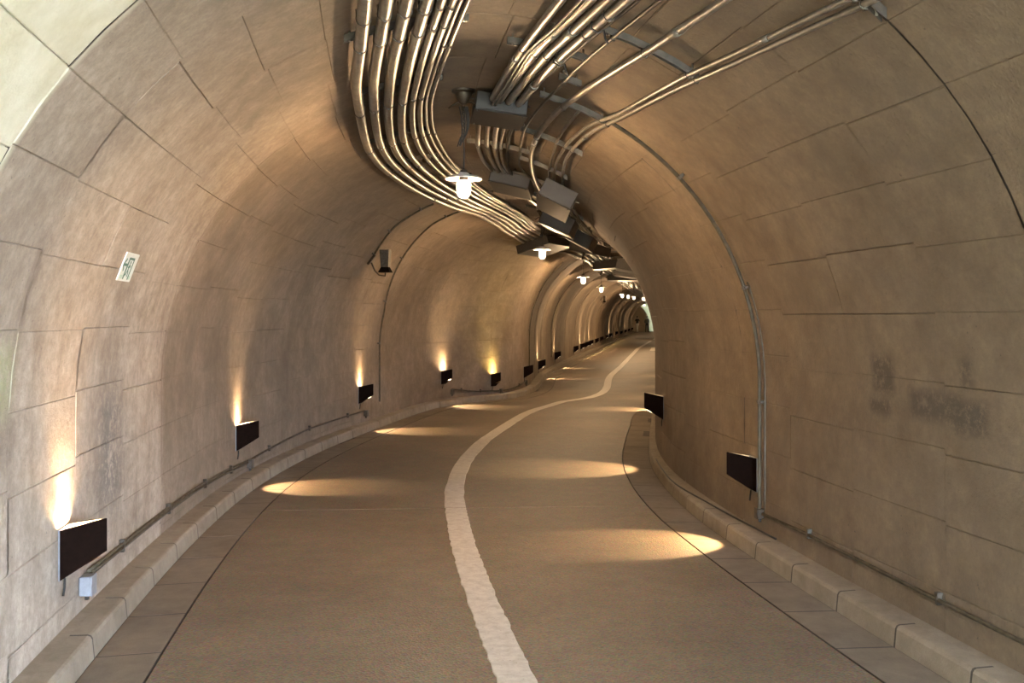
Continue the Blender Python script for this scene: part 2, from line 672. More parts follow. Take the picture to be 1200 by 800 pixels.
# ------------------------------------------------------------------ road, gutters, kerbs
def strip(name, s0, s1, la, lb, z0, z1, m, parent=None, st=None, th=.05):
    """a slab following the path between two lateral functions"""
    ss = st or steps(s0, s1)
    v, f = [], []
    for s in ss:
        v += [P(s, la(s), z0), P(s, lb(s), z1), P(s, la(s), z0 - th), P(s, lb(s), z1 - th)]
    for i in range(len(ss) - 1):
        a, b = i * 4, i * 4 + 4
        f += [(a, b, b + 1, a + 1), (a, a + 2, b + 2, b), (a + 1, b + 1, b + 3, a + 3)]
    f += [(0, 1, 3, 2), (len(v) - 4, len(v) - 2, len(v) - 1, len(v) - 3)]
    return link(name, mesh(name, v, f), parent, m)


floor = strip('floor', S_MOUTH - .5, 116, lambda s: kerb_l(s, .2), lambda s: kerb_r(s, .2), -.05, -.05, M['mortar'], th=.1)
tag(floor, 'worn asphalt tunnel road with a curving centre line', kind='structure')
JOINT = 6.62
strip('road_slab', S_MOUTH, JOINT - .006, lambda s: kerb_l(s, -.309), lambda s: kerb_r(s, -.309), 0, 0, M['asphalt'], floor)
strip('road_slab', JOINT + .006, 116, lambda s: kerb_l(s, -.309), lambda s: kerb_r(s, -.309), 0, 0, M['asphalt'], floor)


def line_part(s0, s1, lat, w, name='centre_line'):
    ss = srange(s0, s1, .06 if s1 < 8 else .25) if s1 < 30 else steps(s0, s1)
    v, f = [], []
    rnd = random.Random(3)
    for s in ss:
        c = lat(s)
        j1, j2 = rnd.uniform(-.006, .006), rnd.uniform(-.006, .006)
        for l, z in ((c - w / 2 - .004 + j1, 0), (c - w / 2 + j1, .0035), (c + w / 2 + j2, .0035), (c + w / 2 + .004 + j2, 0)):
            v.append(P(s, l, z))
    for i in range(len(ss) - 1):
        for j in range(3):
            f.append((i * 4 + j, i * 4 + j + 1, i * 4 + 5 + j, i * 4 + 4 + j))
    return link(name, mesh(name, v, f), floor, M['line'])


oc = lambda s: float(np.interp(s, OCS, OCV))
line_part(-2, JOINT - .006, oc, .168)
line_part(JOINT + .006, 26, oc, .168)
line_part(26, 66, oc, .168)
line_part(70, 82, oc, .168)
line_part(46, 50.5, lambda s: .85, .3, 'road_marking')


def stone(name, s0, s1, prof, latf, parent, m, dz=0.0, nseg=2):
    """a kerb stone or gutter slab: section prof [(off, z)] swept along the path, ends chamfered"""
    ss = [s0, s0 + .005] + [s0 + (s1 - s0) * k / (nseg + 1) for k in range(1, nseg + 1)] + [s1 - .005, s1]
    n = len(prof)
    co = sum(p[0] for p in prof) / n; cz = sum(p[1] for p in prof) / n
    v, f = [], []
    for i, s in enumerate(ss):
        k = 1.0
        for o, z in prof:
            v.append(P(s, latf(s, co + (o - co) * k), cz + (z - cz) * k + dz))
    for i in range(len(ss) - 1):
        for j in range(n):
            jj = (j + 1) % n
            f.append((i * n + j, i * n + jj, (i + 1) * n + jj, (i + 1) * n + j))
    f += [tuple(range(n - 1, -1, -1)), tuple((len(ss) - 1) * n + j for j in range(n))]
    return link(name, mesh(name, v, f), parent, m)


KERB = [(0, -.045), (.012, .082), (.020, .096), (.032, .101), (.115, .103), (.115, -.045)]
GUT = [(-.297, -.04), (-.297, .002), (-.004, -.006), (-.004, -.04)]


def kerb_run(name, gname, lat, s_first, label, glabel, s_ind):
    k = strip(name, S_MOUTH, S_END + 5, lambda s: lat(s, .112), lambda s: lat(s, .21), .094, .103, M['kerb'], th=.14)
    tag(k, label, kind='structure')
    # bed under the stones shows in the joints
    s_bed = 11.3 if lat is kerb_l else 6.5
    stone('kerb_bed', S_MOUTH, s_bed, [(.0012, -.045), (.0132, .0815), (.0208, .0952), (.0322, .1), (.115, .102), (.115, -.045)], lat, k, M['mortar'], nseg=int((s_bed - S_MOUTH) / .2))
    strip('kerb_bed', s_bed, s_ind, lambda s: lat(s, .035), lambda s: lat(s, .112), .07, .08, M['mortar'], k, th=.13)
    g = strip(gname, S_MOUTH, S_END + 5, lambda s: lat(s, -.3), lambda s: lat(s, .0), 0.0012, -.0068, M['mortar'], th=.03)
    tag(g, glabel, kind='structure')
    s = s_first
    L = .6
    while s < s_ind:
        stone('kerb_stone', s + .008, s + L - .008, KERB, lat, k, M['kerb'], random.uniform(-.0008, .0008))
        stone('gutter_slab', s + .008, s + L - .008, GUT, lat, g, M['gutter'], random.uniform(-.0008, .0008))
        s += L
    # beyond here the joints can no longer be told apart
    far = []
    for nm, prof, par, mm in (('far_kerb_stones', KERB, k, 'kerb'), ('far_gutter_slabs', GUT, g, 'gutter')):
        mb = MB()
        q = s
        while q < S_END + 4:
            n = len(prof); vs_ = []; fs = []
            for t in (q + .004, q + L - .004):
                for o, z in prof:
                    vs_.append(P(t, lat(t, o), z))
            for j in range(n):
                fs.append((j, (j + 1) % n, n + (j + 1) % n, n + j))
            mb.add(vs_, fs)
            q += L
        tag(mb.build(nm, M[mm], par), kind='stuff')


kerb_run('trim_1', 'trim_2', kerb_l, -.86, 'low concrete kerb along the left wall', 'concrete gutter slabs beside the left kerb', 30)
kerb_run('trim_3', 'trim_4', kerb_r, -.70, 'low concrete kerb along the right wall', 'concrete gutter slabs beside the right kerb', 18)

# ------------------------------------------------------------------ far end: pale bend and end wall, and outside the mouth
end_pale = lining_shell('wall_bend', 0.0, A_FOOT, 14, S_END, 115, -.02, 'pale_wall')
tag(end_pale, 'pale green side of the tunnel bend at the far end')
end_roof = lining_shell('ceiling_end', -A_FOOT, 0.0, 14, S_END, 115, -.02, 'lining')
tag(end_roof, 'dim concrete side of the bend at the far end')
v = [P(115, -2.6, -.1), P(115, 2.6, -.1), P(115, 2.6, 3.6), P(115, -2.6, 3.6)]
eb = MB(); eb.add(v + [p + Vector((0, .2, 0)) for p in v], [(0, 1, 2, 3), (7, 6, 5, 4), (0, 4, 5, 1), (1, 5, 6, 2), (2, 6, 7, 3), (3, 7, 4, 0)])
tag(eb.build('wall_back', M['pale_wall']), 'pale green wall closing the far bend', kind='structure')
# brown concrete pier that closes the left half of the section, its edge follows the vault
pts = [(-2.3, -.1), (.05, -.1), (.05, .8), (-.02, 1.5), (-.18, 2.0), (-.5, 2.5), (-.95, 2.9), (-1.5, 3.3), (-2.3, 3.3)]
fr = [P(108.5, l, z) for l, z in pts]; bk = [P(108.8, l, z) for l, z in pts]
n = len(pts)
eb = MB(); eb.add(fr + bk, [tuple(range(n)), tuple(range(2 * n - 1, n - 1, -1))] + [(k, n + k, n + (k + 1) % n, (k + 1) % n) for k in range(n)])
tag(eb.build('wall_end', M['pier']), 'brown concrete pier closing the left half of the far end', kind='structure')

pm = P(S_MOUTH, 0, 0); hm = heading(S_MOUTH)
out_dir = Vector((-math.sin(hm), -math.cos(hm), 0)); side = Vector((math.cos(hm), -math.sin(hm), 0))
ov = []
for d, w in ((.3, 3), (4, 14), (30, 30)):
    ov += [pm + out_dir * d - side * w + Vector((0, 0, -.06)), pm + out_dir * d + side * w + Vector((0, 0, -.06))]
yard = link('ground', mesh('ground', ov, [(0, 1, 3, 2), (2, 3, 5, 4)]), None, M['grass'])
tag(yard, 'sunlit grassy forecourt outside the tunnel mouth', kind='structure')
# the earth-covered outside of the tunnel: keeps daylight out everywhere but at the mouth
mb = MB()
ss = steps(S_MOUTH - .02, 118)
prof = [(-3.2, -.3), (-3.2, 2.6), (-1.8, 4.2), (1.8, 4.2), (3.2, 2.6), (3.2, -.3)]
vv, ff = [], []
for s in ss:
    for l, z in prof:
        vv.append(P(s, l, z))
n = len(prof)
for i in range(len(ss) - 1):
    for j in range(n):
        jj = (j + 1) % n
        ff.append((i * n + j, i * n + jj, (i + 1) * n + jj, (i + 1) * n + j))
last = (len(ss) - 1) * n
ff.append(tuple(last + j for j in range(n)))
mb.add(vv, ff)
# portal face between lining and outside
na = 24
pv, pf = [], []
for k in range(na + 1):
    a = -A_FOOT + 2 * A_FOOT * k / na
    l, z = ring(S_MOUTH, a, -.02)
    pv.append(P(S_MOUTH - .02, l, z))
    x = max(-3.2, min(3.2, l * 1.75)); zz = z if abs(l) > 2.0 and z < 1.2 else ZC + (z - ZC) * 1.5
    if abs(l * 1.75) < 3.2: zz = 4.2 if abs(l * 1.75) < 1.8 else 4.2 - (abs(l * 1.75) - 1.8) / 1.4 * 1.6
    pv.append(P(S_MOUTH - .02, x, zz))
for k in range(na):
    pf.append((2 * k, 2 * k + 1, 2 * k + 3, 2 * k + 2))
mb.add(pv, pf)
tag(mb.build('outside', M['kerb']), 'outer concrete shell of the tunnel', kind='structure')

# ------------------------------------------------------------------ pendant lamps
def make_pendant(drop=.62):
    """hung from the vault: origin at the ceiling"""
    t = empty('pendant_lamp', (0, 0, 0))
    r_ = MB(); r_.lathe([(0.0, 0.03), (.085, .03), (.085, -.012), (.06, -.02), (.0, -.02)], 18)
    r_.lathe([(.06, -.02), (.058, -.035), (.034, -.085), (.012, -.1), (0, -.1)], 18)
    r_.tube([(0, 0, -.075), (-.05, .01, -.085), (-.11, .0, -.125)], .006, 6)
    r_.tube([(0, 0, -.075), (.06, 0, -.085), (.085, 0, -.105)], .006, 6)
    r_.build('ceiling_rose', [M['bronze'], M['kerb']], t)
    ch = MB()
    z = -.09; k = 0
    while z > -.36:
        pts = []
        for q in range(9):
            a = 2 * math.pi * q / 8
            x, zz = .0105 * math.cos(a), .019 * math.sin(a)
            pts.append((x if k % 2 == 0 else 0, x if k % 2 else 0, z - .012 + zz))
        ch.tube(pts, .0033, 5, caps=False)
        z -= .027; k += 1
    ch.build('chain', M['bronze'], t)
    cb = MB()
    for (x0, x1, zb) in ((-.03, .0, -.40), (.026, .008, -.34), (-.012, .018, -.37)):
        pts = []
        for q in range(13):
            a = math.pi * q / 12
            pts.append((x0 + (x1 - x0) * q / 12 + .014 * math.sin(a * 3), .012 * math.cos(a * 2), -.11 + (zb + .11) * math.sin(a)))
        cb.tube(pts, .0055, 6)
    cb.tube([(-.02, 0, -.33), (-.045, 0, -.40)], .005, 6)
    cb.build('cable_loop', M['rubber'], t)
    co = MB(); co.tube([(0, 0, -.33), (.003, 0, -.45), (0, 0, -drop + .03)], .0055, 6)
    co.build('cord', M['rubber'], t)
    sh = MB()
    sh.lathe([(.03, .035), (.045, .02), (.10, .008), (.128, -.004), (.132, -.012), (.128, -.014), (.10, -.004), (.045, .006), (.03, .0)], 28, (0, 0, -drop))
    sh.build('shade', M['enamel'], t)
    sk = MB()
    sk.lathe([(0, .06), (.022, .055), (.03, .03), (.034, 0), (.036, -.02), (.034, -.022), (0, -.02)], 16, (0, 0, -drop))
    sk.build('socket', M['bronze'], t)
    gl = MB()
    gl.lathe([(.034, -.02), (.05, -.034), (.052, -.075), (.049, -.115), (.036, -.14), (.015, -.15), (0, -.151)], 18, (0, 0, -drop))
    g = gl.build('glass_globe', M['globe'], t)
    bl = MB()
    bl.lathe([(.012, -.022), (.014, -.035), (.028, -.06), (.032, -.082), (.024, -.105), (0, -.114)], 14, (0, 0, -drop))
    bl.build('bulb', M['bulb'], t)
    return t


def lamp_light(name, kind, parent, loc, power, rad, color=WARM, rot=None, spot=None, blend=.5):
    l = bpy.data.lights.new(name, kind)
    l.energy = power
    l.color = color
    l.shadow_soft_size = rad
    if kind == 'SPOT':
        l.spot_size = spot; l.spot_blend = blend
    o = bpy.data.objects.new(name, l)
    COL.objects.link(o)
    o.parent = parent
    o.location = loc
    if rot is not None:
        o.rotation_euler = rot
    return o


def copy_thing(o):
    c = o.copy(); COL.objects.link(c)
    for ch in list(o.children):
        if ch.type == 'LIGHT':
            continue
        d = ch.copy(); COL.objects.link(d); d.parent = c
        for g in ch.children:
            e = g.copy(); COL.objects.link(e); e.parent = d
    return c


ORD = ['nearest', 'second', 'third', 'fourth', 'fifth', 'sixth', 'seventh', 'eighth', 'ninth', 'tenth', 'eleventh', 'twelfth',
       'thirteenth', 'fourteenth', 'fifteenth', 'sixteenth', 'seventeenth', 'eighteenth', 'nineteenth', 'twentieth', 'twenty-first']
DROP = .62
protos = {}
PEND = [(5.4, .01, 2.60), (13.0, .40, 2.63), (18.5, -.35, 2.44), (26, -.34, 2.46), (34, -.1, 2.47), (38.2, -.05, 2.52), (42, .06, 2.55),
        (47, .36, 2.60), (49.4, .57, 2.71), (68, .49, 2.77), (88, -.48, 2.80), (102, .7, 2.75)]
for i, (s, lat, z) in enumerate(PEND):
    l = lat * (R0 / wl(s)) if lat < 0 else lat
    zc = ZC + math.sqrt(R0 * R0 - l * l)
    drop = round(zc - z, 2)
    if drop not in protos:
        o = make_pendant(drop); protos[drop] = o
    else:
        o = copy_thing(protos[drop])
    o.location = P(s, lat, zc - .005)
    extra = ' behind the first' if i == 1 else ''
    tag(o, f'lit pendant lamp with disc shade and glowing globe, {ORD[i]} from the camera', 'lamp', 'pendant lamps along the ceiling')
    lamp_light('bulb_light', 'POINT', o, (0, 0, -drop - .075), PENDANT_W, .014)


# ------------------------------------------------------------------ wall lamps (black steel wedges)
def make_wall_lamp():
    """origin on the wall; +y out of the wall, x along it"""
    t = empty('wall_lamp', (0, 0, 0))
    w, d = .075, .20
    bk = MB(); bk.box((0, .003, 0), (2 * w + .008, .006, .242), mi=0)
    bk.build('back_plate', [M['grey_plastic']], t)
    for sx in (-1, 1):
        A = [Vector((sx * w, .006, -.12)), Vector((0.0005 * sx, d, 0.0)), Vector((.0005 * sx, d, .158)), Vector((sx * w, .006, .12))]
        nrm = Vector((d, sx * w * 0 + 0, 0))
        inn = [p + Vector((-sx * .004, -.001, 0)) for p in A]
        inn[1] = A[1] + Vector((0, -.011, 0)); inn[2] = A[2] + Vector((0, -.011, 0))
        mb = MB()
        o4 = (0, 1, 2, 3) if sx > 0 else (3, 2, 1, 0)
        i4 = (3, 2, 1, 0) if sx > 0 else (0, 1, 2, 3)
        mb.add(A, [o4]); mb.add(inn, [i4], 1)
        vv = A + inn
        mb.add(vv, [(k, (k + 1) % 4, 4 + (k + 1) % 4, 4 + k) for k in range(4)])
        mb.build('face_plate', [M['black'], M['brass']], t)
    # bottom plate closes the wall half; the slot towards the ridge is lit
    mb = MB()
    yb = .105
    wb = w * (1 - (yb - .006) / (d - .006)); zb = -.12 + (yb - .006) / (d - .006) * .12
    q = [Vector((-w, .006, -.12)), Vector((w, .006, -.12)), Vector((wb, yb, zb)), Vector((-wb, yb, zb))]
    mb.add(q + [p + Vector((0, 0, .004)) for p in q], [(3, 2, 1, 0), (4, 5, 6, 7), (2, 3, 7, 6)])
    mb.build('bottom_plate', M['black'], t)
    return t, wb, yb, zb, w, d


def diffuser_mesh(wb, yb, zb, d):
    mb = MB()
    q = [Vector((-wb * .9, yb + .004, zb + .001)), Vector((wb * .9, yb + .004, zb + .001)), Vector((.012, d - .03, -.022)), Vector((-.012, d - .03, -.022))]
    mb.add(q, [(3, 2, 1, 0)])
    return mb.mesh('slot_diffuser')


WL, wb_, yb_, zb_, w_, d_ = make_wall_lamp()
lit_bulb = MB(); lit_bulb.lathe([(.0, .028), (.012, .02), (.015, .004), (.008, -.02), (0, -.022)], 10, (0, .045, .06))
bulb_me = lit_bulb.mesh('bulb'); bulb_me.materials.append(M['bulb'])
off_me = bulb_me.copy(); off_me.materials.clear(); off_me.materials.append(M['enamel'])
dif_me = diffuser_mesh(wb_, yb_, zb_, d_); dif_me.materials.append(M['diffuser'])
dark_me = dif_me.copy(); dark_me.materials.clear(); dark_me.materials.append(M['black'])
tail = MB(); tail.tube([(.02, .012, -.12), (.03, .014, -.16), (.045, .012, -.20)], .006, 6)
tail_me = tail.mesh('cable_tail'); tail_me.materials.append(M['rubber'])
wl_first = [True]


def wall_lamp(side, s, lat, z, up, down, label, upcol=WARM, upk=1.0, dk=1.0):
    o = WL if wl_first[0] else copy_thing(WL)
    wl_first[0] = False
    # the local wall direction includes the narrowing of the left side
    e = .05
    if side < 0:
        p0, p1 = P(s - e, -wl(s - e), 0), P(s + e, -wl(s + e), 0)
    else:
        p0, p1 = P(s - e, R0, 0), P(s + e, R0, 0)
    t = (p1 - p0).normalized()
    out = Vector((t.y, -t.x, 0)) if side < 0 else Vector((-t.y, t.x, 0))
    # +y -> out ; x axis = y rotated -90deg
    rz = math.atan2(out.y, out.x) - math.pi / 2
    o.location = P(s, lat, z) + out * .004
    o.rotation_euler = (0, 0, rz)
    tag(o, label, 'wall lamp', 'black wall lamps')
    b = link('bulb', bulb_me if up else off_me, o)
    link('cable_tail', tail_me, o)
    link('slot_diffuser', dif_me if down else dark_me, o)
    if down:
        a = lamp_light('slot_light', 'SPOT', o, (0, .19, -.045), DOWN_W * dk, .007, WARM, (R(42), 0, 0), R(74), .4)
    if up:
        lamp_light('bulb_light', 'POINT', o, (0, .05, .085), UP_W * upk, .014, upcol)
        lamp_light('beam_light', 'SPOT', o, (0, .06, .09), 46 * upk, .014, upcol, (R(184), 0, 0), R(70), 1.0)
    return o


YEL = (1.0, .70, .20)
LEFT = [(3.45, -2.085, .47, 1, 0, WARM, 1.6, 0), (7.65, -2.085, .47, 1, 1, WARM, 1.1, 1), (11.95, -2.085, .50, 1, 1, WARM, 1.2, 1),
        (15.65, -2.01, .50, 1, 1, WARM, 1.6, 1), (16.95, -1.71, .37, 1, 0, YEL, 1.3, 0), (19.15, -1.77, .43, 0, 0, WARM, 1, 1),
        (24.0, -1.93, .35, 1, 1, WARM, 1.4, 1), (29.2, -2.03, .38, 1, 1, WARM, 1.4, 1), (36.2, -2.085, .36, 0, 1, WARM, 1, 1.2),
        (39.2, -2.085, .38, 1, 1, WARM, 2, 1.2), (41.6, -2.085, .39, 1, 1, WARM, .5, 1.2), (44.0, -2.085, .40, 1, 1, WARM, 2, 1.2),
        (47.6, -2.085, .41, 0, 1, WARM, 1, 1.2), (51.45, -2.085, .42, 0, 1, WARM, 1, 1.2), (55.9, -2.085, .44, 0, 1, WARM, 1, 1.2),
        (60.25, -2.085, .46, 1, 1, WARM, 2, 1.2), (67.6, -2.085, .48, 0, 1, WARM, 1, 1.2), (75, -2.085, .40, 1, 1, WARM, 2, 1.2),
        (83, -2.085, .40, 1, 1, WARM, 2, 1.2), (91, -2.085, .40, 1, 1, WARM, 2, 1.2), (100, -2.085, .40, 1, 1, WARM, 2, 1.2)]
STATE = {(1, 0): 'shining only up the wall', (1, 1): 'shining up and down', (0, 1): 'shining only on the road', (0, 0): 'unlit'}
for i, (s, lat, z, up, down, col, uk, dk) in enumerate(LEFT):
    wall_lamp(-1, s, -wl(s), z, up, down, f'black wedge wall lamp {STATE[(up, down)]}, {ORD[i]} from the camera on the left', col, uk, dk)
RIGHT = [(5.2, 2.085, .48, 0, 1), (8.7, 2.085, .62, 0, 1)]
wall_lamp(1, 5.2, R0, .48, 0, 1, 'black wedge wall lamp beside the vertical conduit on the right wall', dk=1.2)
wall_lamp(1, 8.8, R0, .65, 0, 1, 'black wedge wall lamp at the edge of the right bend', dk=1.2)
for i, s in enumerate((16.0, 18.4, 21.4, 25.6, 30, 35, 40, 45, 51, 58)):
    wall_lamp(1, s, R0, .45, i % 2, 1, 'black wedge wall lamp hidden round the bend on the right wall', upk=1.4, dk=1.2)

# ------------------------------------------------------------------ conduits on the vault
BOXES = []


def pull_box(s0, s1, l0, l1, ins, depth, label, tilt=True, cat='pull box'):
    """grey sheet-steel box fixed under the vault, with a lid and knockouts"""
    sm, lm = (s0 + s1) / 2, (l0 + l1) / 2
    lmn = lm * (R0 / wl(sm)) if lm < 0 else lm
    ph = math.asin(max(-1, min(1, lmn / R0)))
    c = PL(sm, lm, ins + depth / 2)
    t = empty('pull_box', c, -heading(sm))
    t.rotation_euler = (0, ph if tilt else 0, -heading(sm))
    wx = (l1 - l0) / max(.4, math.cos(ph) if tilt else 1)
    ly = s1 - s0
    b = MB(); b.box((0, 0, 0), (wx, ly, depth), bev=.006); b.build('body', M['box_grey'], t)
    ld = MB(); ld.box((0, 0, -depth / 2 - .004), (wx + .014, ly + .014, .008), bev=.003)
    for sx in (-1, 1):
        for sy in (-1, 1):
            ld.box((sx * (wx / 2 - .025), sy * (ly / 2 - .025), -depth / 2 - .010), (.012, .012, .006))
    ld.build('lid', M['box_grey'], t)
    fl = MB()
    for sx in (-1, 1):
        fl.box((sx * (wx / 2 + .02), 0, depth / 2 - .003), (.045, .04, .006))
    fl.build('bracket', M['steel_dark'], t)
    tag(t, label, cat, 'grey pull boxes on the ceiling')
    return t


def conduit_pts(ctrl, ins, s0=None, s1=None):
    cs = [c[0] for c in ctrl]; cl = [c[1] for c in ctrl]
    # soften the kinks a little
    out = []
    a = cs[0] if s0 is None else s0; b = cs[-1] if s1 is None else s1
    s = a
    while True:
        w = [float(np.interp(s + d, cs, cl)) for d in (-.18, 0, .18)]
        out.append(PL(s, (w[0] + 2 * w[1] + w[2]) / 4, ins))
        if s >= b - 1e-6: break
        s = min(b, s + (.16 if s < 12 else (.3 if s < 24 else 1.2)))
    return out


def conduit(name, ctrl, r, ins, label, mat_='steel', couplings=(), straps=(), n=10, cat='conduit', group=None):
    mb = MB(); mb.tube(conduit_pts(ctrl, ins), r, n)
    o = mb.build(name, M[mat_])
    tag(o, label, cat, group)
    cs = [c[0] for c in ctrl]; cl = [c[1] for c in ctrl]
    if couplings:
        for s in couplings:
            k = MB()
            l = [float(np.interp(s + d, cs, cl)) for d in (-.05, .05)]
            k.tube([PL(s - .05, l[0], ins), PL(s + .05, l[1], ins)], r * 1.18, n)
            k.build('coupling', M['steel'], o)
    for s in straps:
        l = float(np.interp(s, cs, cl))
        c = PL(s, l, ins); up = (PL(s, l, ins - .05) - c).normalized()
        t = (PL(s + .05, float(np.interp(s + .05, cs, cl)), ins) - c).normalized()
        x = t.cross(up)
        st = MB()
        pts = [c + (x * math.cos(q) + up * math.sin(q)) * (r + .002) for q in [R(a) for a in range(160, 381, 20)]]
        st.tube([c - x * (r + .002) + up * (r + .01)] + pts + [c + x * (r + .002) + up * (r + .01)], .0028, 5)
        st.box(c - up * (r + .002) + x * .005, (.014, .02, .012))
        st.build('strap', M['steel_dark'], o)
    return o


# left bundle: lateral positions traced along the tunnel
baseA = [(-.6, -.60), (2.9, -.64), (3.6, -.665), (4.4, -.71), (5.4, -.715), (6.5, -.735), (7.4, -.715), (8.6, -.665), (9.6, -.63), (11.2, -.555), (12.3, -.455), (14.0, -.465), (15.7, -.60), (16.4, -.70)]
baseD = [(-.6, -.30), (3.1, -.35), (4.2, -.39), (5.4, -.43), (6.4, -.445), (7.2, -.44), (8.6, -.38), (9.6, -.335), (11.2, -.27), (12.5, -.20), (14.0, -.20), (15.7, -.34), (16.4, -.44)]
baseH = [(-.6, -.11), (3.1, -.15), (4.2, -.19), (5.4, -.235), (6.4, -.215), (7.2, -.165), (8.6, -.09), (9.6, -.05), (11.2, .0), (12.5, .05), (14.0, .05), (15.7, -.12), (16.4, -.24)]


def blend(t):
    """t 0 = outermost, 1 = D, 2 = innermost"""
    ss_ = sorted({c[0] for c in baseA} | {c[0] for c in baseD} | {c[0] for c in baseH})
    f = lambda base, s: float(np.interp(s, [c[0] for c in base], [c[1] for c in base]))
    if t <= 1:
        return [(s, f(baseA, s) * (1 - t) + f(baseD, s) * t) for s in ss_]
    return [(s, f(baseD, s) * (2 - t) + f(baseH, s) * (t - 1)) for s in ss_]


STR_L = [3.64, 4.9, 6.6, 7.9, 9.3, 10.7, 12.1, 13.5, 14.9]
LEFTPIPES = [(0.0, .0335, 'thick steel conduit, outermost on the left of the ceiling bundle'),
             (.34, .0335, 'thick steel conduit, second from the left in the ceiling bundle'),
             (.67, .0335, 'thick steel conduit, third from the left in the ceiling bundle'),
             (1.0, .032, 'thick steel conduit, fourth from the left in the ceiling bundle'),
             (1.38, .023, 'medium steel conduit, fifth from the left in the ceiling bundle'),
             (1.66, .021, 'medium steel conduit, sixth from the left in the ceiling bundle'),
             (1.87, .012, 'thin steel conduit, second from the inner edge of the left bundle'),
             (2.06, .013, 'thin steel conduit on the inner edge of the left ceiling bundle')]
for i, (t, r, lab) in enumerate(LEFTPIPES):
    conduit('conduit', blend(t), r, .055 + r, lab, couplings=(10.2 + .2 * (i % 3),) if r > .02 else (),
            straps=[3.2 + .015 * i, 3.66 - .015 * i, 5.2, 6.62, 7.92] if r > .02 else [4.0, 6.6], group='conduits of the left ceiling bundle')
# a second layer close under the vault behind the first
for i, t in enumerate((1.55, 1.78, 1.95)):
    c2 = [(s, l + .012) for s, l in blend(t)]
    conduit('conduit', c2, .012, .03, ['slim upper conduit behind the fifth and sixth left pipes', 'slim upper conduit behind the thin left pipes', 'slim upper conduit nearest the crown, left bundle'][i], 'steel_dark', group='conduits of the left ceiling bundle')

farA = [(17.1, -.74), (18, -.74), (20, -.78), (24, -.62), (30, -.55), (45, -.5), (80, -.45), (106, -.45)]
for i in range(9):
    ctrl = [(s, l + .075 * i) for s, l in farA]
    conduit('conduit', ctrl, .024 if i < 6 else .014, .075 + .02 * ((i * 5) % 3), f'far run of steel conduit past the left pull box, {ORD[i]} from the left edge' if i else 'far run of steel conduit past the left pull box, on its left edge', n=7, mat_='steel_far', group='far conduits of the left bundle', couplings=(21, 27) if i % 2 == 0 else ())

pull_box(16.15, 17.25, -.80, -.17, .12, .15, 'wide grey pull box swallowing the left conduit bundle behind the second pendant')

# right bundle up to the first box, traced
RB = {
    'h': [(-.6, .37), (3.0, .29), (3.95, .24), (5.25, .205)],
    'b': [(-.6, .56), (2.95, .41), (3.45, .355), (4.05, .31), (5.25, .255)],
    'c': [(-.6, .64), (2.85, .48), (3.45, .43), (4.0, .38), (5.25, .315)],
    'd': [(-.6, .72), (2.85, .55), (3.2, .52), (3.9, .46), (5.25, .385)],
}
conduit('conduit', RB['h'], .024, .08, 'thick steel conduit, leftmost of those entering the nearest pull box', couplings=(4.2,), straps=(3.95,), group='conduits of the right ceiling bundle')
conduit('conduit', RB['b'], .026, .085, 'thick steel conduit, second from left entering the nearest pull box', couplings=(3.6,), straps=(3.97,), group='conduits of the right ceiling bundle')
conduit('conduit', RB['c'], .026, .085, 'thick steel conduit, third from left entering the nearest pull box', couplings=(3.5,), straps=(3.97,), group='conduits of the right ceiling bundle')
conduit('conduit', RB['d'], .026, .085, 'thick steel conduit, rightmost of those entering the nearest pull box', couplings=(4.7,), straps=(3.97, 3.45, 3.1), group='conduits of the right ceiling bundle')
for k, (dl, lab) in enumerate(((0, 'thin cable tied under the leftmost right-bundle conduit'), (.022, 'thin cable running beside its twin under the leftmost right-bundle conduit'))):
    conduit('cable', [(-.6, .47 + dl), (2.95, .345 + dl), (3.5, .30 + dl), (3.8, .245 + dl), (4.6, .235 + dl), (5.25, .2 + dl)], .007, .125, lab, 'steel', n=6, cat='cable')
conduit('cable', [(-.6, .79), (2.85, .60), (3.9, .505), (4.6, .45), (5.25, .42)], .009, .075, 'dark cable strapped to the rightmost conduit before the box', 'rubber', n=6, cat='cable')
# curled ends of the straps
for k, (s, l) in enumerate(((3.25, .51), (3.97, .455))):
    c = PL(s, l, .12)
    mb = MB(); mb.tube([c + Vector((-.03, 0, .045)), c + Vector((-.035, 0, .01)), c + Vector((0, 0, -.012)), c + Vector((.03, 0, 0)), c + Vector((.035, -.01, -.04)), c + Vector((.05, -.012, -.07))], .006, 6)
    tag(mb.build('cable_tie', M['rubber']), ['black strap with dangling end on the rightmost thick conduit', 'black strap with forked end near the stub strut'][k], 'strap')

# box and the pipes that leave it
pull_box(5.27, 5.78, .09, .455, .035, .125, 'grey pull box beside the nearest pendant lamp')
AFT = [([(5.8, .145), (6.25, .17), (7.25, .19), (8.05, .235), (8.55, .29)], .02, 'short conduit, leftmost leaving the nearest pull box'),
       ([(5.8, .23), (6.2, .24), (7.0, .262), (7.95, .315), (8.55, .36)], .022, 'short conduit, second of those leaving the nearest pull box'),
       ([(5.8, .305), (6.15, .31), (6.95, .333), (8.05, .38), (8.55, .425)], .022, 'short conduit, third of those leaving the nearest pull box'),
       ([(5.8, .365), (6.2, .37), (7.0, .385), (8.1, .43), (8.55, .47)], .012, 'thin conduit beside the dark cable bunch past the nearest box')]
for c, r, lab in AFT:
    conduit('conduit', c, r, .075, lab, straps=(7.1,), group='conduits between the two pull boxes')
mb = MB()
for k in range(4):
    c = [(5.8, .40 + .012 * k), (6.15, .405 + .012 * (3 - k)), (6.85, .425 + .01 * k), (7.5, .44 + .014 * (3 - k)), (8.15, .46 + .01 * k), (8.6, .50)]
    mb.tube(conduit_pts(c, .075 + .008 * (k % 2)), .009, 6)
tag(mb.build('cable_bunch', M['rubber']), 'bunch of black cables leaving the nearest pull box', 'cable')
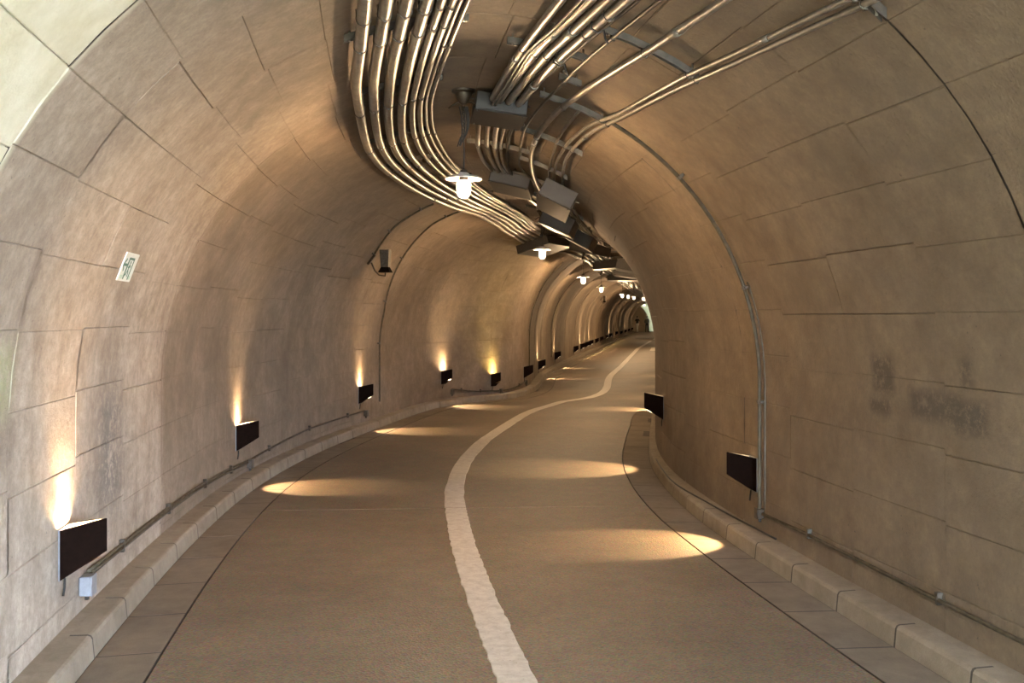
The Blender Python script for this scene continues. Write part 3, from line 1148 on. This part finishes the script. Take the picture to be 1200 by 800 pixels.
conduit('conduit', [(-.6, 1.02), (2.45, .87), (3.35, .81), (4.4, .71), (5.2, .65), (6.1, .63), (6.9, .65), (8.45, .74), (9.5, .80)], .021, .075,
        'medium conduit running alone between the boxes and the paired conduits', couplings=(3.0, 6.5), straps=(3.42, 4.98, 6.2), group='conduits on the right of the vault')
conduit('conduit', [(-.6, .92), (3.15, .65), (3.85, .60), (4.75, .56), (5.4, .53), (6.05, .52), (6.85, .55), (7.95, .58), (8.75, .74), (9.5, .84)], .010, .07,
        'slim dark conduit right of the nearest pull box', 'steel_dark', straps=(3.42, 4.45), group='conduits on the right of the vault')
conduit('conduit', [(-.6, 1.30), (1.85, 1.16), (3.0, 1.08), (3.4, 1.04), (4.75, .96), (5.1, .895), (5.9, .86), (6.8, .87), (8.0, .92), (9.3, 1.0)], .014, .06,
        'left one of the paired slim conduits on the right of the vault', straps=(1.9, 3.42, 4.97, 6.2), couplings=(2.6,), group='conduits on the right of the vault')
conduit('conduit', [(-.6, 1.345), (1.85, 1.20), (3.05, 1.115), (3.5, 1.075), (4.8, .985), (5.2, .94), (5.8, .915), (6.6, .92), (7.7, .99), (9.3, 1.06)], .014, .06,
        'right one of the paired slim conduits on the right of the vault', straps=(1.9, 3.42, 4.97, 6.2), couplings=(5.6,), group='conduits on the right of the vault')
conduit('conduit', [(4.98, .78), (5.4, .78), (5.9, .78), (6.7, .82), (8.15, .88), (9.3, .94)], .012, .055,
        'slim conduit starting at the long strut by the right conduit arc', straps=(6.2, 7.5), group='conduits on the right of the vault')

pull_box(8.55, 9.45, .27, .68, .06, .13, 'dark grey pull box over the globe of the nearest pendant')
pull_box(7.55, 8.75, .80, 1.10, .12, .17, 'large tilted grey pull box on the right conduits')
pull_box(10.8, 11.5, .66, 1.05, .10, .20, 'dark pull box beyond the tilted grey box')
pull_box(12.6, 13.4, .80, 1.16, .10, .18, 'grey pull box on the right conduits behind the second pendant')
pull_box(16.3, 17.2, .20, .66, .20, .18, 'dark pull box above the third pendant lamp')
pull_box(20.4, 21.6, .12, .70, .30, .22, 'grey pull box far along, right of the fourth pendant')
pull_box(24.2, 25.2, -.5, .2, .12, .2, 'wide dark pull box behind the fourth pendant lamp')
pull_box(27.0, 28.2, -.05, .65, .18, .22, 'dark pull box first of two above the distant row of pendants')
pull_box(31.5, 33.0, -.5, .5, .16, .2, 'widest dark pull box just before the distant row of pendants')

# right bundle beyond the boxes
for i in range(7):
    o_ = .32 + .075 * i
    ctrl = [(9.4, o_), (10.5, o_ + .16), (11.5, o_ + .22), (14, o_ + .14), (17, o_ - .06), (19, o_ + .06), (24, o_ - .02), (40, o_ - .06), (106, o_ - .1)]
    conduit('conduit', ctrl, .021 if i % 3 else .012, .07 + .02 * ((i * 4) % 3), 'steel conduit, leftmost of the far right bundle' if i == 0 else f'steel conduit of the far right bundle, {ORD[i]} from its left edge', 'steel_far' if i % 2 else 'steel_dark', n=7, couplings=(10.2, 14.5) if i % 2 else (), group='far conduits of the right bundle')
for i in range(4):
    o_ = [.92, 1.0, 1.06, 1.13][i]
    ctrl = [(9.2, o_), (11, o_ + .08), (14, o_ + .04), (17, o_ - .02), (20, o_), (30, o_ - .06), (106, o_ - .1)]
    conduit('conduit', ctrl, .013, .065, ['slim conduit, leftmost of four on the far right vault', 'slim conduit, second of four on the far right vault', 'slim conduit, third of four on the far right vault', 'slim conduit, rightmost of four on the far right vault'][i], 'steel_dark', n=6, couplings=(11, 16), group='slim far conduits on the right')


# ------------------------------------------------------------------ struts across the vault
def strut(s, l0, l1, ins, label, group='steel struts under the vault', follow=True, depth=.034):
    """slotted C-channel bent to the vault"""
    n = max(2, int((l1 - l0) / .12))
    pts = [(l0 + (l1 - l0) * k / n) for k in range(n + 1)]
    v, f = [], []
    for l in pts:
        for ds, dd in ((-.02, 0), (.02, 0), (.02, depth), (.013, depth), (.013, .006), (-.013, .006), (-.013, depth), (-.02, depth)):
            v.append(PL(s + ds, l, ins + dd))
    for k in range(n):
        for j in range(8):
            jj = (j + 1) % 8
            f.append((k * 8 + j, k * 8 + jj, (k + 1) * 8 + jj, (k + 1) * 8 + j))
    f += [tuple(range(7, -1, -1)), tuple(n * 8 + j for j in range(8))]
    o = link('strut_channel', mesh('strut_channel', v, f), None, M['steel_dark'])
    tag(o, label, 'strut', group)
    for l in (l0 + .03, l1 - .03):
        bo = MB()
        a, b = PL(s, l, 0.0), PL(s, l, ins + depth + .004)
        bo.tube([a, b], .006, 6)
        bo.build('anchor_bolt', M['steel'], o)
    return o


strut(3.64, -.755, -.10, .012, 'strut with a stub end poking out left of the near conduits')
strut(4.9, -.72, -.16, .012, 'hidden strut above the left conduits, left of the nearest pendant rose')
strut(6.6, -.78, -.24, .012, 'strut on the bend of the left conduits beside the nearest lamp chain')
strut(7.9, -.76, -.12, .012, 'strut over the left conduits just behind the nearest lamp shade')
strut(9.3, -.70, 0, .012, 'strut over the left conduits below the nearest globe')
for s in (10.7, 12.1, 13.5, 14.9):
    strut(s, -.68 if s < 12 else -.56, .06, .012, {10.7: 'strut over the left conduits where the loudspeaker conduit starts', 12.1: 'strut over the left conduits where the long left wall conduit starts',
          13.5: 'strut over the left conduits beside the second pendant', 14.9: 'last strut over the left conduits before their wide pull box'}[s])
strut(3.95, .15, .62, .03, 'strut with a square stub end left of the right conduit bundle')
strut(4.45, .54, .68, .03, 'short strut piece under the slim dark conduit')
strut(3.41, .58, 1.09, .03, 'long strut carrying the paired conduits, nearest the camera')
strut(4.98, .50, .96, .03, 'long strut where the right wall conduit meets the paired conduits')
strut(6.2, .50, 1.0, .03, 'strut right of the nearest pull box')
strut(7.1, .09, .66, .03, 'strut across the short conduits past the nearest pull box')
strut(7.5, .56, 1.02, .03, 'strut in front of the tilted grey pull box')
strut(8.6, .50, .95, .03, 'strut beside the dark box over the nearest globe')
strut(1.9, 1.08, 1.28, .02, 'short strut clamping the paired conduits at the top edge')
for s in (10.2, 12.0, 14.2, 16.0, 18.5):
    strut(s, .30, 1.22, .03, {10.2: 'strut just behind the tilted grey pull box', 12.0: 'strut between the dark box and the next grey box on the right', 14.2: 'strut right of the second pendant lamp',
          16.0: 'strut in front of the dark box above the third pendant', 18.5: 'strut over the right conduits beside the third pendant'}[s])
for k, s in enumerate((18.2, 20.0, 22, 24, 27, 30, 34, 38, 43, 48)):
    strut(s, -.70, .95, .03, f'strut across both far conduit bundles, {ORD[k]} beyond the left wide pull box')

# ------------------------------------------------------------------ conduits on the walls
def arc_conduit(s_of_a, a0, a1, r, ins, label, saddles, extra=None, mat_='wall_pipe', box=None):
    n = max(6, int(abs(a1 - a0) / .08))
    pts = []
    for k in range(n + 1):
        a = a0 + (a1 - a0) * k / n
        pts.append(PR(s_of_a(a), a, ins))
    if extra:
        pts += extra
    mb = MB(); mb.tube(pts, r, 8)
    o = mb.build('wall_conduit', M[mat_])
    tag(o, label, 'conduit')
    for a in saddles:
        c = PR(s_of_a(a), a, ins * .6)
        l, z = ring(s_of_a(a), a, 0)
        ac = min(max(a, -Q), Q) / R0
        th = heading(s_of_a(a))
        nn = Vector((-math.sin(ac) * math.cos(th), math.sin(ac) * math.sin(th), -math.cos(ac)))
        al = Vector((math.sin(th), math.cos(th), 0))
        tt = nn.cross(al).normalized()
        M3 = Matrix((al, tt, nn)).transposed()
        sb = MB()
        sb.box(c, (r * 2 + .05, .022, ins * 1.4), M3, bev=.003)
        sb.box(c + nn * ins * .6, (r * 2 + .012, .026, r * 1.5), M3, bev=.003)
        sb.build('saddle', M['steel_dark'], o)
    return o


def foot_a(z):
    return Q + (ZC - z)


arc_conduit(lambda a: 5.0, R(25) * R0, foot_a(.27), .014, .032, 'conduit arcing down the right wall to the box by the wall lamp',
            [R(46) * R0, R(71) * R0, R(88) * R0 + .2])
arc_conduit(lambda a: 4.93, R(70) * R0, foot_a(.27), .0055, .02, 'thin cable following the right wall conduit down', [], mat_='steel_dark')
arc_conduit(lambda a: 12.0 + .8 * min(1, max(0, (-a / R0 - R(30)) / R(45))), -R(17) * R0, -foot_a(.33), .013, .03,
            'conduit arcing down the left wall past the loudspeaker', [-R(24) * R0, -R(50) * R0, -R(70) * R0, -R(88) * R0])
arc_conduit(lambda a: 10.82 + .3 * min(1, max(0, (-a / R0 - R(38)) / R(15))), -R(21) * R0, -R(53) * R0, .013, .03,
            'short conduit arcing down to the loudspeaker on the left wall', [-R(26) * R0, -R(40) * R0, -R(51) * R0])
arc_conduit(lambda a: 19.9, -R(35) * R0, -foot_a(.5), .012, .03, 'conduit above the unlit wall lamp on the left', [-R(60) * R0, -R(85) * R0])
arc_conduit(lambda a: 28.0, -R(25) * R0, -foot_a(.4), .012, .03, 'distant conduit arcing down the left wall in the far straight', [-R(60) * R0])

# boxes of the right wall conduit
def small_box(s, a, size, ins, m, label, name='junction_box', cat='junction box', lidm=None):
    c = PR(s, a, ins)
    t = empty(name, c, -heading(s))
    b = MB(); b.box((0, 0, 0), size, bev=.006); b.build('body', M[m], t)
    sgn = -1 if a > 0 else 1
    b = MB(); b.box((sgn * (size[0] / 2 + .003), 0, 0), (.006, size[1] + .006, size[2] + .006), bev=.002)
    b.build('lid', M[lidm or m], t)
    g = MB(); g.tube([(0, 0, -size[2] / 2), (0, 0, -size[2] / 2 - .025)], .012, 8); g.build('gland', M['rubber'], t)
    tag(t, label, cat)
    return t


small_box(5.0, foot_a(.235), (.05, .05, .07), .03, 'bronze', 'small dark box at the foot of the right wall conduit')
small_box(3.72, -foot_a(.235), (.06, .085, .10), .035, 'grey_plastic', 'pale grey junction box under the nearest left wall lamp')
small_box(7.95, -foot_a(.17), (.05, .06, .085), .03, 'steel_dark', 'junction box under the second left wall lamp')
small_box(12.15, -foot_a(.22), (.05, .06, .085), .03, 'steel_dark', 'junction box under the third left wall lamp')
small_box(15.85, -foot_a(.22), (.05, .06, .1), .03, 'steel_dark', 'junction box under the fourth left wall lamp')
small_box(17.15, -foot_a(.14), (.05, .06, .1), .03, 'steel_dark', 'junction box under the yellow-glowing left wall lamp')
small_box(19.35, -foot_a(.2), (.05, .06, .1), .03, 'steel_dark', 'junction box under the unlit left wall lamp')


def base_conduit(pts_sz, side, r, label, saddle_s, two=False, mat_='wall_pipe'):
    cs = [p[0] for p in pts_sz]; cz = [p[1] for p in pts_sz]
    zf = lambda s: float(np.interp(s, cs, cz))
    mb = MB()
    for k in range(2 if two else 1):
        mb.tube([PR(s, side * foot_a(zf(s) - .024 * k), .02) for s in srange(cs[0], cs[-1], .25)], r, 8)
    o = mb.build('base_conduit', M[mat_])
    tag(o, label, 'conduit')
    for s in saddle_s:
        c = PR(s, side * foot_a(zf(s) - (.012 if two else 0)), .016)
        th = heading(s)
        M3 = Matrix((Vector((math.sin(th), math.cos(th), 0)), Vector((0, 0, 1)), Vector((math.cos(th), -math.sin(th), 0)))).transposed()
        sb = MB(); sb.box(c, (.02, .075 if two else .05, .03), M3, bev=.004); sb.box(c + Vector((0, 0, .03)), (.026, .014, .03), M3)
        sb.build('saddle', M['steel_dark'], o)
    return o


base_conduit([(3.8, .285), (4.4, .27), (5.5, .26), (6.5, .25), (7.9, .21)], -1, .010, 'pair of thin conduits along the left wall foot between the first two lamps', (4.45, 5.55, 6.6, 7.4), True)
base_conduit([(8.0, .2), (9.9, .26), (11.4, .26), (12.1, .26)], -1, .011, 'thin conduit along the left wall foot between second and third lamps', (8.6, 9.95, 11.4))
base_conduit([(15.85, .27), (16.4, .19), (17.1, .15), (17.7, .16), (19.1, .22), (19.4, .23)], -1, .012, 'thin conduit along the left wall foot round the far bend', (16.1, 16.6, 18.4))
base_conduit([(-1.5, .25), (2.15, .245), (3.6, .255), (4.2, .255), (4.97, .235)], 1, .011, 'thin conduit along the right wall foot with green clips', (1.2, 2.78, 4.2))
# loose black cable lying on the right kerb
cp = [(4.75, .17), (5.1, .155), (5.6, .13), (6.2, .10), (6.7, .055), (7.0, .03), (7.4, .02), (8.0, .035), (8.8, .05), (10, .06)]
mb = MB(); mb.tube([P(s, kerb_r(s, float(np.interp(s, [c[0] for c in cp], [c[1] for c in cp]))), .109) for s in srange(4.75, 8.8, .12)], .0065, 6)
tag(mb.build('loose_cable', M['rubber']), 'black cable lying loose on the right kerb', 'cable')

# ------------------------------------------------------------------ loudspeaker on the left wall
def loudspeaker(s, a, label, k=1.0):
    base = PR(s, a, 0)
    th = heading(s)
    t = empty('loudspeaker', base, -th)          # x = right (into the tunnel), y = along
    hx = MB()
    ins = .16
    # square horn: narrow throat above, flaring, dark mouth below
    def frust(mb, c0, w0, d0, c1, w1, d1, mi=0):
        vs_ = []
        for c, w, d in ((c0, w0, d0), (c1, w1, d1)):
            for x, y in ((-1, -1), (1, -1), (1, 1), (-1, 1)):
                vs_.append(Vector(c) + Vector((x * d / 2, y * w / 2, 0)))
        mb.add(vs_, [(3, 2, 1, 0), (4, 5, 6, 7), (0, 1, 5, 4), (1, 2, 6, 5), (2, 3, 7, 6), (3, 0, 4, 7)], mi)
    c = Vector((ins, .22, -.02))
    frust(hx, c + Vector((0, 0, -.13)), .10, .10, c + Vector((0, 0, .10)), .14, .13)
    hx.build('body', M['bronze'], t)
    mo = MB(); frust(mo, c + Vector((0, 0, -.20)), .17, .16, c + Vector((0, 0, -.13)), .10, .10)
    mo.build('horn', M['black'], t)
    br = MB(); br.box((.03, 0, -.06), (.03, .04, .16), Matrix.Rotation(R(38), 3, 'Y'), bev=.005)
    br.tube([(.03, .0, -.1), (.06, .05, -.2), (.1, .12, -.26), (ins, .2, -.27), (ins, .22, -.19)], .011, 8)
    br.build('bracket_arm', M['bronze'], t)
    tag(t, label, 'loudspeaker')
    return t


loudspeaker(11.0, -R(52) * R0, 'dark horn loudspeaker on a curved arm high on the left wall')
loudspeaker(44, -R(48) * R0, 'tiny distant loudspeaker on the left wall below the pendant row')

# ------------------------------------------------------------------ exit sign on the left wall
def exit_sign():
    s0, a0 = 4.09, -R(69.2) * R0
    ac = a0 / R0
    th = heading(s0)
    nn = Vector((-math.sin(ac) * math.cos(th), math.sin(ac) * math.sin(th), -math.cos(ac)))
    al = Vector((math.sin(th), math.cos(th), 0))
    up = al.cross(nn) * -1
    if up.z < 0: up = -up
    right = up.cross(nn)
    M3 = Matrix((right, up, nn)).transposed()
    t = bpy.data.objects.new('exit_sign', None); COL.objects.link(t)
    t.matrix_world = Matrix.Translation(PR(s0, a0, .006)) @ M3.to_4x4()
    w, h = .27, .165
    b = MB(); b.box((0, 0, 0), (w, h, .008), bev=.003); b.build('plate', M['sign_white'], t)
    # printed device: a door outline, a running figure in it, an arrow and pale footing; x right, y up
    g = MB()
    def bar(x0, y0, x1, y1, wd):
        d = Vector((x1 - x0, y1 - y0, 0)); n_ = Vector((-d.y, d.x, 0)).normalized() * wd / 2
        a, c = Vector((x0, y0, .0052)), Vector((x1, y1, .0052))
        q = [a - n_, c - n_, c + n_, a + n_]
        g.add(q + [p + Vector((0, 0, .001)) for p in q], [(4, 5, 6, 7), (0, 1, 5, 4), (1, 2, 6, 5), (2, 3, 7, 6), (3, 0, 4, 7)])
    return t, g, bar, w, h


t, g, bar, sw, sh_ = exit_sign()
bar(-.040, -.07, -.040, .056, .019); bar(-.040, .05, .060, .05, .014); bar(.054, .05, .054, -.07, .014)
bar(-.004, .030, .012, .030, .015); bar(.004, .020, .0, -.012, .016); bar(.002, .014, .026, .002, .008); bar(.002, .014, -.016, -.002, .008)
bar(.0, -.012, .022, -.034, .009); bar(.022, -.034, .022, -.056, .009); bar(.0, -.012, -.012, -.04, .009); bar(-.012, -.04, -.024, -.046, .009)
bar(-.125, .012, -.05, .012, .015); bar(-.125, .012, -.09, .046, .012); bar(-.125, .012, -.09, -.024, .012)
gp = MB(); gp.box((-.085, -.058, .0045), (.05, .022, .002)); gp.box((.085, -.058, .0045), (.03, .022, .002))
tag(gp.build('pale_print', M['sign_pale'], t), 'pale green print in the corners', kind='stuff')
g.build('pictogram', M['sign_green'], t)
tag(t, 'small tilted white exit sign with green pictogram on the left wall', 'sign')

# ------------------------------------------------------------------ board at the far end, added lamp for the bend
def far_board():
    c = P(114.85, 1.45, 1.85)
    t = empty('notice_board', c, -heading(115) + R(90))
    b = MB(); b.box((0, 0, 0), (.03, 1.0, .75), bev=.005); b.build('panel', M['sign_white'], t)
    b = MB()
    for (y, z, ly, lz) in ((0, .385, 1.04, .03), (0, -.385, 1.04, .03), (.51, 0, .03, .8), (-.51, 0, .03, .8)):
        b.box((0, y, z), (.045, ly, lz))
    b.build('frame', M['steel'], t)
    tag(t, 'pale notice board on the green back wall at the far end', 'board')
    s = 112.0
    c = PL(s, .35, .03)
    t = empty('added_lamp', c, -heading(s))  # added lamp, put in to light the pale walls of the bend
    b = MB(); b.box((0, 0, 0), (.08, 1.3, .05), bev=.006); b.build('housing', M['enamel'], t)
    b = MB(); b.tube([(0, -.6, -.04), (0, .6, -.04)], .016, 8)
    b.build('tube', glow('added_lamp_glow', (.85, 1, .86), 6, True), t)
    l = bpy.data.lights.new('added_light', 'AREA'); l.shape = 'RECTANGLE'; l.size = .05; l.size_y = 1.2
    l.energy = 150; l.color = (.95, 1, .86)
    o = bpy.data.objects.new('added_light', l); COL.objects.link(o); o.parent = t; o.location = (0, 0, -.07); o.rotation_euler = (R(25), 0, 0)
    tag(t, 'added lamp brightening the green bend at the far end', 'lamp')


far_board()

# ------------------------------------------------------------------ two people at the far end
def person(loc, rz, joints, label, zones, hair=True, bag=False):
    """one continuous skinned body; joints: name -> (pos, radius, parent)"""
    names = list(joints)
    me = bpy.data.meshes.new('body')
    idx = {n_: i for i, n_ in enumerate(names)}
    me.from_pydata([joints[n_][0] for n_ in names], [(idx[joints[n_][2]], idx[n_]) for n_ in names if joints[n_][2]], [])
    tmp = bpy.data.objects.new('body_tmp', me); COL.objects.link(tmp)
    md = tmp.modifiers.new('skin', 'SKIN')
    sv = me.skin_vertices[0].data
    for n_ in names:
        r = joints[n_][1]
        sv[idx[n_]].radius = r if isinstance(r, tuple) else (r, r)
        sv[idx[n_]].use_root = (n_ == 'pelvis')
    md.use_smooth_shade = True
    sb = tmp.modifiers.new('sub', 'SUBSURF'); sb.levels = 2; sb.render_levels = 2
    dg = bpy.context.evaluated_depsgraph_get()
    bm_ = bpy.data.meshes.new_from_object(tmp.evaluated_get(dg))
    bpy.data.objects.remove(tmp)
    bm_.name = 'body'
    bm_.materials.clear()
    for m_ in (M['skin'], M['cloth_dark'], M['cloth_light'], M['cloth_olive'], M['hair']):
        bm_.materials.append(m_)
    for p in bm_.polygons:
        p.material_index = zones(p.center)
        p.use_smooth = True
    t = empty('person', loc, rz)
    link('body', bm_, t)
    hx, hy, hz = joints['head'][0]
    h = MB()
    h.lathe([(.0, .125), (.06, .115), (.09, .075), (.1, .02), (.096, -.03), (.07, -.06)], 14, (hx, hy + .018, hz), mi=0)
    h.build('hair', M['hair'], t)
    fc = MB()
    for sx in (-1, 1):
        fc.box((hx + sx * .032, hy - .086, hz), (.022, .01, .012), mi=0)
    fc.build('eyes', M['hair'], t)
    fc = MB(); fc.box((hx, hy - .1, hz - .03), (.025, .03, .04)); fc.build('nose', M['skin'], t)
    if bag:
        b = MB(); b.box((0, .20, 1.2), (.30, .16, .44), bev=.04)
        b.tube([(-.12, .12, 1.4), (-.13, -.1, 1.44), (-.14, -.14, 1.25), (-.14, .12, 1.05)], .018, 6)
        b.tube([(.12, .12, 1.4), (.13, -.1, 1.44), (.14, -.14, 1.25), (.14, .12, 1.05)], .018, 6)
        b.build('backpack', M['cloth_olive'], t)
    tag(t, label, 'person')
    return t


def skeleton(stride, arm):
    J = {
        'pelvis': ((0, 0, .95), (.15, .11), None), 'waist': ((0, 0, 1.10), (.135, .10), 'pelvis'), 'chest': ((0, 0, 1.30), (.165, .115), 'waist'),
        'neckb': ((0, 0, 1.46), (.09, .075), 'chest'), 'neck': ((0, -.01, 1.53), .052, 'neckb'), 'head': ((0, -.02, 1.65), (.08, .095), 'neck'), 'top': ((0, -.015, 1.74), (.065, .075), 'head')}
    for n_, sx, k in (('l', -1, 1), ('r', 1, -1)):
        y = stride * k
        J['hip' + n_] = ((sx * .095, 0, .90), .095, 'pelvis')
        J['knee' + n_] = ((sx * .10, -y * .5 - .02, .49), .062, 'hip' + n_)
        J['ank' + n_] = ((sx * .10, -y * .9 + (.08 if k < 0 and stride else 0), .09), .04, 'knee' + n_)
        J['toe' + n_] = ((sx * .11, -y * .9 - .15 + (.08 if k < 0 and stride else 0), .035), .034, 'ank' + n_)
        J['sh' + n_] = ((sx * .19, 0, 1.41), .062, 'neckb')
        J['el' + n_] = ((sx * .25, y * .3 + .03, 1.12), .044, 'sh' + n_)
        ax, ay, az = (sx * .25, y * .5 - .08, .90) if not arm else (sx * .13, -.22, 1.08)
        J['wr' + n_] = ((ax, ay, az), .03, 'el' + n_)
        J['hand' + n_] = ((ax, ay - .03, az - .09 if not arm else az + .02), (.035, .022), 'wr' + n_)
        J['tip' + n_] = ((ax, ay - .05, az - .16 if not arm else az + .05), .016, 'hand' + n_)
    return J


def zone1(c):
    if c.z > 1.50: return 0
    if c.z > .98: return 0 if (abs(c.x) > .2 and c.z < 1.2) else 1
    if abs(c.x) > .2: return 0
    return 2 if c.z > .07 else 1


def zone2(c):
    if c.z > 1.50: return 0
    if abs(c.x) > .21 and c.z < 1.0: return 0
    return 3 if c.z > .95 else 1


pp = P(103.0, -1.55, 0)
person(pp, R(205), skeleton(.16, False), 'person in dark top and pale trousers walking at the far end', zone1)
pp = P(104.5, -.55, 0)
person(pp, R(160), skeleton(.22, False), 'person in dark clothes with a backpack at the far end', zone2, bag=True)
